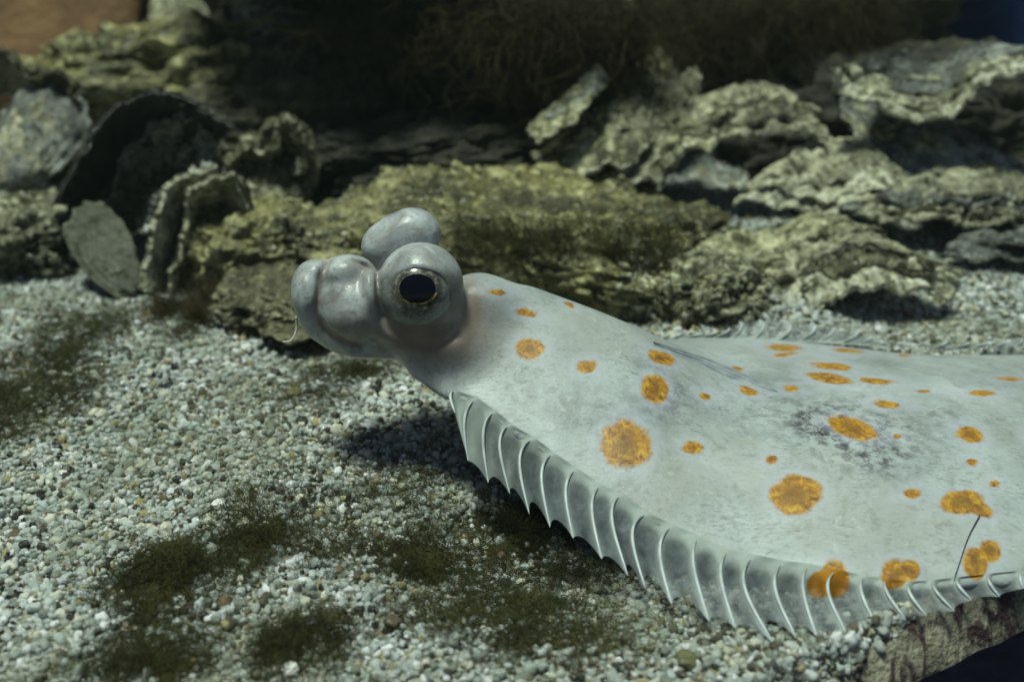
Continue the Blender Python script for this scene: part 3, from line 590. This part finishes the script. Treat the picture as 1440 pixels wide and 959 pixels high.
def fin(name, B, T, label, bow=.28, sag=.20, up=np.array([0, -.5, .85]), drop=1.0, skin=False):
    B = np.array(B); T = np.array(T); n = len(B); ns, sub_ = 15, 13; s = np.linspace(0, 1, ns)
    tg = np.gradient(B, axis=0); tg /= np.linalg.norm(tg, axis=1)[:, None]
    jr = np.random.default_rng(5); jit = jr.normal(size=n); T = T + np.stack([jr.normal(size=n) * .05, jr.normal(size=n) * .035, np.abs(jr.normal(size=n)) * .03], 1)
    ln = np.linalg.norm(T - B, axis=1)
    inw = (B - T) * np.array([1, 1, 0]); inw /= np.linalg.norm(inw, axis=1)[:, None] + 1e-9
    if skin:
        B = B + inw * .12; B[:, 2] = topz(B[:, :2]) + .035
    out = np.array(up) / np.linalg.norm(up)
    C = B[:, None] * (1 - s)[None, :, None] + T[:, None] * s[None, :, None]
    C = C - tg[:, None] * (bow * (np.sin(np.pi * s ** .8)))[None, :, None] * (np.minimum(1, ln / 1.2) * (1 + .18 * jit))[:, None, None] + out * (.22 * np.sin(np.pi * s))[None, :, None] * np.minimum(1, ln)[:, None, None] * drop
    cols = []; rib = []
    for i in range(n - 1):
        for k in range(sub_):
            f = k / sub_; P = C[i] * (1 - f) + C[i + 1] * f; dip = math.sin(math.pi * f)
            se = 1 - (.15 + .05 * jit[i]) * dip ** .8
            P = np.stack([np.interp(s * se, s, P[:, a]) for a in range(3)], 1)
            P = P - out * (sag * (1 + .25 * jit[i]) * dip * np.sin(np.pi * np.clip(s, 0, .9)) ** .6)[:, None]; cols.append(P); rib.append(abs(2 * f - 1) ** 1.5)
    cols.append(C[-1]); rib.append(1.0); V = np.array(cols); nc = len(cols); root = np.clip((.30 + .22 * (2 * (np.arange(nc) % sub_) / sub_ - 1)[:, None] ** 2 - s[None]) * 4.5, 0, 1).ravel()
    if skin:
        r2 = root.reshape(nc, ns); r2[:] = np.maximum(r2, np.clip(1.0 - np.arange(nc) / (4.5 * sub_), 0, 1)[:, None] ** .7); root = r2.ravel()
    W = V.reshape(-1, 3)
    fo = mk(name, W, gridfaces(nc, ns), MEMB, fish, attrs={'root': root, 'rib': np.repeat(rib, ns), 'spot': np.where(project(W)[0] > 900, spot_field(W), 3.)}); fo['label'] = label
    for i in range(n):
        P = spline(C[i], 16) + out * .012; P[:3] -= out * np.array([.07, .035, .01])[:, None]; q = np.linspace(0, 1, 16)
        Vt, Ft = tube(P, (.006 + .024 * np.sin(np.pi * q ** .9) ** .7 + .012 * q) * (1 - q ** 8 * .85), 6); mk('fin_ray', Vt, Ft, RAY, fo, attrs={'q': np.repeat(q, 6)})
fin('dorsal_fin', NB[2:], NT[2:], 'fluted translucent fin fringe along the near edge', .30, .24, drop=.45, skin=True)
fb = spline(FB[2:], 44); k = np.arange(44)
wob = .1 + .9 * np.exp(-((fb[:, 0] - 7.2) / 1.7) ** 2)
ft = fb + np.stack([.55 + .25 * np.sin(k * .9), .9 + .2 * np.sin(k * .55), -.34 + .62 * wob + .05 * np.sin(k * 1.3)], 1) * np.clip(np.minimum(k / 6, (44 - k) / 6), .2, 1)[:, None]
fin('anal_fin', fb, ft, 'rippled fin fringe along the far edge', -.3, .16, np.array([0, -.4, .9]), .6)
# tail fin (outside the frame)
ba = np.array([[24.4, 29.7, .5], [24.6, 30.5, .75], [24.6, 31.3, .5]]); tb = spline(ba, 9); tt = spline([(28.0, 30.2, .3), (29.0, 32.6, .35), (27.4, 34.6, .3)], 9)
fin('tail_fin', tb, tt, 'fan shaped tail fin', 0, .05, np.array([0, 0, 1.]), .2)
# pectoral fin folded back on the eyed side
def on_skin(px, py, lift=.05):
    for y in np.arange(17.5, 31, .05):
        p = aty(px, py, y)
        if p[2] <= topz(p[None, :2])[0]: return p - ray(px, py) / np.linalg.norm(ray(px, py)) * lift
    return p
m = M('pectoral_skin', .5, .2); m.color(m.ramp(m.noise(2.5, 4), [(.3, (.17, .195, .22)), (.7, (.34, .375, .38))])); PEC = m.m
ea = [on_skin(*p, .035) for p in ((918,481),(950,490),(990,502),(1035,520),(1075,540),(1094,551))]
eb = [on_skin(*p, .02) for p in ((920,486),(950,499),(990,515),(1035,534),(1070,548),(1092,552))]
a_, b_ = spline(ea, 26), spline(eb, 26); s = np.linspace(0, 1, 9); V = a_[:, None] * (1 - s)[None, :, None] + b_[:, None] * s[None, :, None]
V[:, :, 2] += .02 * np.abs(np.sin(s * np.pi * 3.0))[None]; 
Vt = np.concatenate([V.reshape(-1, 3), V.reshape(-1, 3) - np.array([0, 0, .05])]); g = gridfaces(26, 9)
pf = mk('pectoral_fin', Vt, np.concatenate([g, g[:, ::-1] + 26 * 9]), PEC, fish); pf['label'] = 'narrow blue grey fin folded back on the flank'
for f in (.25, .6):
    P = a_ * (1 - f) + b_ * f + np.array([0, 0, .02]); Vt, Ft = tube(P, np.linspace(.022, .006, 26), 5); mk('fin_ray', Vt, Ft, PEC, pf)

# ================================================================== sand grains, pebbles, algae
m = M('grain', .10, .8)
g_ = m.attr('rnd', 'INSTANCER'); gt = m.attr('tone', 'INSTANCER')
gc = m.ramp(g_, [(0, (.010, .008, .007)), (.08, (.05, .032, .022)), (.135, (.15, .105, .055)), (.165, (.36, .30, .13)), (.205, (.22, .24, .21)), (.36, (.40, .45, .42)), (.60, (.55, .61, .58)), (.83, (.70, .70, .56)), (.92, (.95, .97, .96))], 'CONSTANT')
gc = m.mix(m.math('MULTIPLY', gt, .55), gc, (.18, .19, .115)); gc = m.mix(.4, gc, m.ramp(m.noise(7, 3), [(.3, .5), (.7, 1.0)]), 'MULTIPLY')
gc = m.mix(m.math('MULTIPLY', m.attr('crust', 'INSTANCER'), .8), gc, (.36, .32, .14))
m.color(gc); m.set('Subsurface Weight', .7); m.b.inputs['Subsurface Radius'].default_value = (.0022, .0024, .0021); m.b.inputs['Subsurface Scale'].default_value = 1.0
m.bump(m.noise(9, 3), .03, .5); MAT['grain'] = m.m
pts = []
for lay, (sp_, dz) in enumerate(((.118, -.03), (.165, .03))):
    xs_ = np.arange(-26, 26, sp_); ys_ = np.arange(12.5, 52, sp_); A, Bq = np.meshgrid(xs_, ys_); A = A.ravel() + rng.normal(size=A.size) * sp_ * .38; Bq = Bq.ravel() + rng.normal(size=Bq.size) * sp_ * .38
    keep = (Bq > glass_y(A) + np.where(A > 7.4, 1.25, .7)) & (np.abs(A) < 9 + Bq * .42); A, Bq = A[keep], Bq[keep]
    if lay: kk = rng.random(len(A)) < .62; A, Bq = A[kk], Bq[kk]
    pts.append(np.stack([A, Bq, sand_h(A, Bq) - .03 + dz + rng.normal(size=len(A)) * .025], 1))
bx_ = rng.uniform(-16, 7.6, 5000); bt = 1.02 - np.abs(rng.normal(size=5000)) * (.03 + .25 * np.clip((8.2 - bx_) / 3, 0, 1)); ok = bt > .1; bx_, bt = bx_[ok], bt[ok]
btop = sand_h(bx_, glass_y(bx_)) + .04; pts.append(np.stack([bx_, glass_y(bx_) + .75 * bt ** 1.5 + .03, -1.15 + (btop + 1.15) * bt], 1))
n_floor = sum(map(len, pts))
for (rv, rn, cnt) in CRUST:                                        # grains caught on top of the rocks
    w_ = np.clip(rn[:, 2] - .25, 0, 1) * np.clip(.4 + 1.4 * perlin(rv * .5), 0, 1); ii = rng.choice(len(rv), cnt, p=w_ / w_.sum()); pts.append(rv[ii] + rn[ii] * .02 + rng.normal(size=(cnt, 3)) * .04)
pts = np.concatenate(pts); n = len(pts)
print('grains', n)
size = np.clip(.060 * np.exp(rng.normal(size=n) * .38), .026, .15)
size[n_floor:] *= .72
scl = size[:, None] * np.exp(rng.normal(size=(n, 3)) * .16) * np.array([1.08, 1.0, .85]); rot = rng.random((n, 3)) * np.array([.9, .9, 6.28])
me = bpy.data.meshes.new('sand_grains'); me.from_pydata((pts * S).tolist(), [], [])
for nm, arr in (('scl', scl * S), ('rot', rot)):
    a = me.attributes.new(nm, 'FLOAT_VECTOR', 'POINT'); a.data.foreach_set('vector', arr.astype(np.float32).ravel())
tone = np.clip(.45 + 1.1 * fbm(np.stack([pts[:, 0] * .35, pts[:, 1] * .35, 0 * pts[:, 0] + 4], 1), 3), 0, 1)
rndv = rng.random(n)
crv = np.zeros(n); crv[n_floor:] = .4 + .6 * rng.random(n - n_floor)
for nm, arr in (('rnd', rndv), ('tone', tone), ('crust', crv)):
    a = me.attributes.new(nm, 'FLOAT', 'POINT'); a.data.foreach_set('value', arr.astype(np.float32))
go = bpy.data.objects.new('sand_grains', me); COL.objects.link(go); ORG[go.name] = np.zeros(3)
tag(go, 'loose coarse sand grains, white grey and brown, covering the tank floor', 'sand', kind='stuff'); me.materials.append(MAT['grain'])
ng = bpy.data.node_groups.new('grains', 'GeometryNodeTree')
ng.interface.new_socket('Geometry', in_out='INPUT', socket_type='NodeSocketGeometry'); ng.interface.new_socket('Geometry', in_out='OUTPUT', socket_type='NodeSocketGeometry')
gi, gout = ng.nodes.new('NodeGroupInput'), ng.nodes.new('NodeGroupOutput')
ic = ng.nodes.new('GeometryNodeMeshIcoSphere'); ic.inputs['Radius'].default_value = 1; ic.inputs['Subdivisions'].default_value = 3
spn = ng.nodes.new('GeometryNodeSetPosition'); nz = ng.nodes.new('ShaderNodeTexNoise'); nz.inputs['Scale'].default_value = 1.1; nz.inputs['Detail'].default_value = 1.5
sub_ = ng.nodes.new('ShaderNodeVectorMath'); sub_.operation = 'SUBTRACT'; sub_.inputs[1].default_value = (.5, .5, .5)
mul_ = ng.nodes.new('ShaderNodeVectorMath'); mul_.operation = 'SCALE'; mul_.inputs['Scale'].default_value = 1.1
sm = ng.nodes.new('GeometryNodeSetShadeSmooth'); smt = ng.nodes.new('GeometryNodeSetMaterial'); smt.inputs['Material'].default_value = MAT['grain']
ip = ng.nodes.new('GeometryNodeInstanceOnPoints')
def na(nm):
    q = ng.nodes.new('GeometryNodeInputNamedAttribute'); q.data_type = 'FLOAT_VECTOR'; q.inputs[0].default_value = nm; return q.outputs[0]
K = ng.links.new
K(nz.outputs['Color'], sub_.inputs[0]); K(sub_.outputs[0], mul_.inputs[0]); K(mul_.outputs[0], spn.inputs['Offset']); K(ic.outputs[0], spn.inputs[0]); K(spn.outputs[0], sm.inputs[0]); K(sm.outputs[0], smt.inputs[0])
K(gi.outputs[0], ip.inputs['Points']); K(smt.outputs[0], ip.inputs['Instance']); K(na('rot'), ip.inputs['Rotation']); K(na('scl'), ip.inputs['Scale']); K(ip.outputs[0], gout.inputs[0])
md = go.modifiers.new('grains', 'NODES'); md.node_group = ng

def pebble(label, px, py, r, mat, seed, flat=.7):
    p = atz(px, py, 0); p = atz(px, py, float(sand_h(p[:1], p[1:2])[0])); V, F = ICO[4]
    V = V * (1 + .25 * perlin(V * 1.3 + seed * 5))[:, None] * np.array([1.1, 1, flat]) * r; V = V @ eul(.2, .1, seed).T + p + np.array([0, 0, r * flat * .55])
    tag(mk('pebble', V, F, mat, org=p), label, 'pebble', 'pebbles on the sand')
def pmat(name, a, b):
    q = M(name, .45, .4); q.color(q.ramp(q.noise(4, 4), [(.3, a), (.7, b)])); q.bump(q.noise(8, 3), .03, .5); return q.m
PB = pmat('pebble_brown', (.05, .04, .025), (.14, .12, .07)); PD = pmat('pebble_dark', (.01, .009, .009), (.035, .03, .028)); PG = pmat('pebble_green', (.07, .07, .03), (.17, .17, .08)); PW = pmat('pebble_white', (.55, .55, .5), (.8, .8, .76))
pebble('round olive brown pebble below the fish fin, at bottom edge', 965, 932, .20, PG, 1)
pebble('brown pebble in front of the fin shadow at bottom', 552, 878, .17, PB, 2)
pebble('dark pebble beside green algae at the bottom', 440, 880, .20, PD, 3)
pebble('flat olive pebble left of the fish chin', 412, 556, .24, PG, 4, .5)
pebble('white shell chip lying at bottom centre', 408, 944, .15, PW, 5, .6)
pebble('dark brown grain lying left of the fish chin', 388, 526, .13, PD, 6)
pebble('large white grain in the middle of the sand', 308, 712, .15, PW, 7)

m = M('algae', .7, .2); m.color(m.ramp(m.noise(1.2, 4, .6), [(.3, (.02, .02, .006)), (.55, (.055, .055, .016)), (.75, (.10, .095, .03))])); ALG = m.m
m = M('algae_brown', .7, .2); m.color(m.ramp(m.noise(1.2, 4, .6), [(.3, (.022, .018, .006)), (.6, (.055, .044, .015)), (.8, (.085, .068, .025))])); ALB = m.m
def strands(starts, dirs, length, rad, seed, seg=6, curl=.6, grav=0.0):
    r_ = np.random.default_rng(seed); n = len(starts); P = np.array(starts, float); d = np.array(dirs, float); L = length * np.exp(r_.normal(size=n) * .35) / seg
    C = [P.copy()]
    for k in range(seg):
        d = d + curl * r_.normal(size=(n, 3)) * .6 + curl * .8 * np.stack([perlin(P * .9 + 3), perlin(P * .9 + 31), perlin(P * .9 + 57)], 1); d[:, 2] += grav
        d /= np.linalg.norm(d, axis=1)[:, None]; P = P + d * L[:, None]; C.append(P.copy())
    C = np.stack(C, 1); m_ = seg + 1; T = np.gradient(C, axis=1); T /= np.linalg.norm(T, axis=2)[..., None] + 1e-9
    A = np.cross(T, np.array([.31, .5, .8])); A /= np.linalg.norm(A, axis=2)[..., None] + 1e-9; B = np.cross(T, A)
    w_ = (rad * np.exp(r_.normal(size=n) * .3))[:, None, None] * np.linspace(1, .35, m_)[None, :, None]
    a = np.array([0, 2.094, 4.189]); V = C[:, :, None] + w_[:, :, None] * (np.cos(a)[None, None, :, None] * A[:, :, None] + np.sin(a)[None, None, :, None] * B[:, :, None])
    g = gridfaces(m_, 3, True); F = (g[None] + (np.arange(n) * m_ * 3)[:, None, None]).reshape(-1, 4)
    return V.reshape(-1, 3), F
def algae(label, px, py, rx, ry, hgt, n, seed, mat=None, length=.38):
    c = atz(px, py, .1); s = pxcm(c); r_ = np.random.default_rng(seed); dep = abs(c[2] - CAMH) / math.hypot(c[1], c[2] - CAMH)
    nc = 7; cc = r_.normal(size=(nc, 2)) * .42; cr = .16 + .30 * r_.random(nc); pick = r_.integers(0, nc, n)
    q = cc[pick] + r_.normal(size=(n, 2)) * cr[pick][:, None]; loc = np.linalg.norm(q - cc[pick], axis=1) / cr[pick]
    x = c[0] + q[:, 0] * rx / s; yy = c[1] + q[:, 1] * ry / s / dep
    ok = yy > glass_y(x) + .9; x, yy, loc = x[ok], yy[ok], loc[ok]
    z = sand_h(x, yy) + .04 + r_.random(len(x)) ** 1.6 * hgt * np.exp(-.7 * loc ** 2)
    d = r_.normal(size=(len(x), 3)) * np.array([1, 1, .35]) + np.array([0, 0, .1])
    V, F = strands(np.stack([x, yy, z], 1), d, length, .0062, seed, curl=1.5, grav=-.05); V[:, 2] = np.maximum(V[:, 2], sand_h(V[:, 0], V[:, 1]) + .03)
    tag(mk('algae_clump', V, F, mat or ALG, org=np.array([c[0], c[1], 0])), label, 'algae', 'algae tufts on the sand')
algae('dark green algae clump in the lower left foreground', 225, 830, 85, 70, .55, 6500, 1)
algae('smaller algae tuft just right of the dark foreground clump', 350, 765, 80, 60, .35, 3600, 2)
algae('algae mat in the shadow under the fish fin', 600, 770, 150, 60, .3, 5500, 3)
algae('olive algae clump at left frame edge on the sand', 30, 590, 85, 90, .5, 6500, 4)
algae('thin algae tuft behind the left edge clump', 100, 490, 90, 45, .4, 3600, 5)
algae('feathery brown algae tuft growing left of the fish snout', 290, 440, 50, 55, 1.1, 5200, 6, ALB, .7)
algae('sparse algae tuft at bottom edge left of centre', 220, 935, 130, 45, .25, 2400, 7)
algae('dark algae tuft at bottom between pebbles', 440, 915, 60, 45, .3, 2000, 8)
algae('dark algae strands added to deepen the shade under the fin tips', 720, 740, 110, 55, .3, 4500, 12)  # extra dark strands that deepen the fish's shadow on the sand
algae('green algae tuft at the bottom under the fish fin', 760, 890, 150, 60, .2, 3600, 9)
algae('mossy brown algae on the shell under the fish mouth', 410, 462, 70, 22, .8, 2600, 13, ALB, .5)
algae('small algae fringe beneath the fish chin', 510, 530, 70, 25, .3, 1800, 10)
algae('thin algae scraps scattered mid sand below the chin', 420, 560, 90, 40, .12, 900, 11)
def hanging(label, px0, px1, py, y0, y1, n, seed, length, mat=ALB):
    r_ = np.random.default_rng(seed); u = r_.random(n); S0 = np.array([aty(px0 + (px1 - px0) * a, py + r_.normal() * 18, y0 + (y1 - y0) * r_.random()) for a in u])
    d = np.stack([r_.normal(size=n) * .5, -.5 + r_.normal(size=n) * .4, -.6 + r_.normal(size=n) * .3], 1)
    V, F = strands(S0, d, length, .016 if length > 1.5 else .009, seed, 8, .8, -.10)
    tag(mk('algae_clump', V, F, mat, org=S0.mean(0)), label, 'algae', 'algae hanging from the rocks')
hanging('brown algae hanging over the cave beside grey patched shell', 690, 900, 30, 45.5, 48, 3600, 20, 3.0)
hanging('brown algae curtain at top above the shells', 930, 1230, 20, 52, 56, 4500, 21, 4.0)
hanging('dim algae fringe under the cave roof', 450, 700, 20, 46, 49, 1400, 22, 2.6)
hanging('olive algae fringe on front of the long ledge', 640, 960, 335, 33.6, 35, 3800, 23, .6, ALG)
def strand(label, pts, rad, mat):
    V, F = tube(spline(pts, 24), np.linspace(rad, rad * .5, 24), 5); tag(mk('algae_strand', V, F, mat), label, 'algae strand')
strand('thin dark strand lying across the spotted flank near the glass', [on_skin(*p, .07) for p in ((1378,724),(1362,755),(1350,790),(1342,815))] + [aty(1339, 845, 18.75)], .014, PD)
strand('pale hooked thread curling below the fish snout', [aty(*p) for p in ((416,446,24.6),(417,462,24.6),(410,478,24.5),(398,481,24.5))], .03, PW)

# ================================================================== the water's faint haze
HZ = True
if HZ:
    V = np.array([[x, y, z] for x in (-60, 60) for y in (-20, 80) for z in (-8, 60)], float); F = [[0, 1, 3, 2], [4, 6, 7, 5], [0, 4, 5, 1], [2, 3, 7, 6], [0, 2, 6, 4], [1, 5, 7, 3]]
    hm = bpy.data.materials.new('haze'); hm.use_nodes = True; ht = hm.node_tree; ht.nodes.remove(ht.nodes['Principled BSDF'])
    pv = ht.nodes.new('ShaderNodeVolumePrincipled'); pv.inputs['Color'].default_value = (.62, .80, .70, 1); pv.inputs['Density'].default_value = .05; pv.inputs['Anisotropy'].default_value = .3
    ht.links.new(pv.outputs[0], ht.nodes['Material Output'].inputs['Volume'])
    tag(mk('haze', V, F, hm, org=np.array([0, 30., -8.]), smooth=False), kind='stuff')
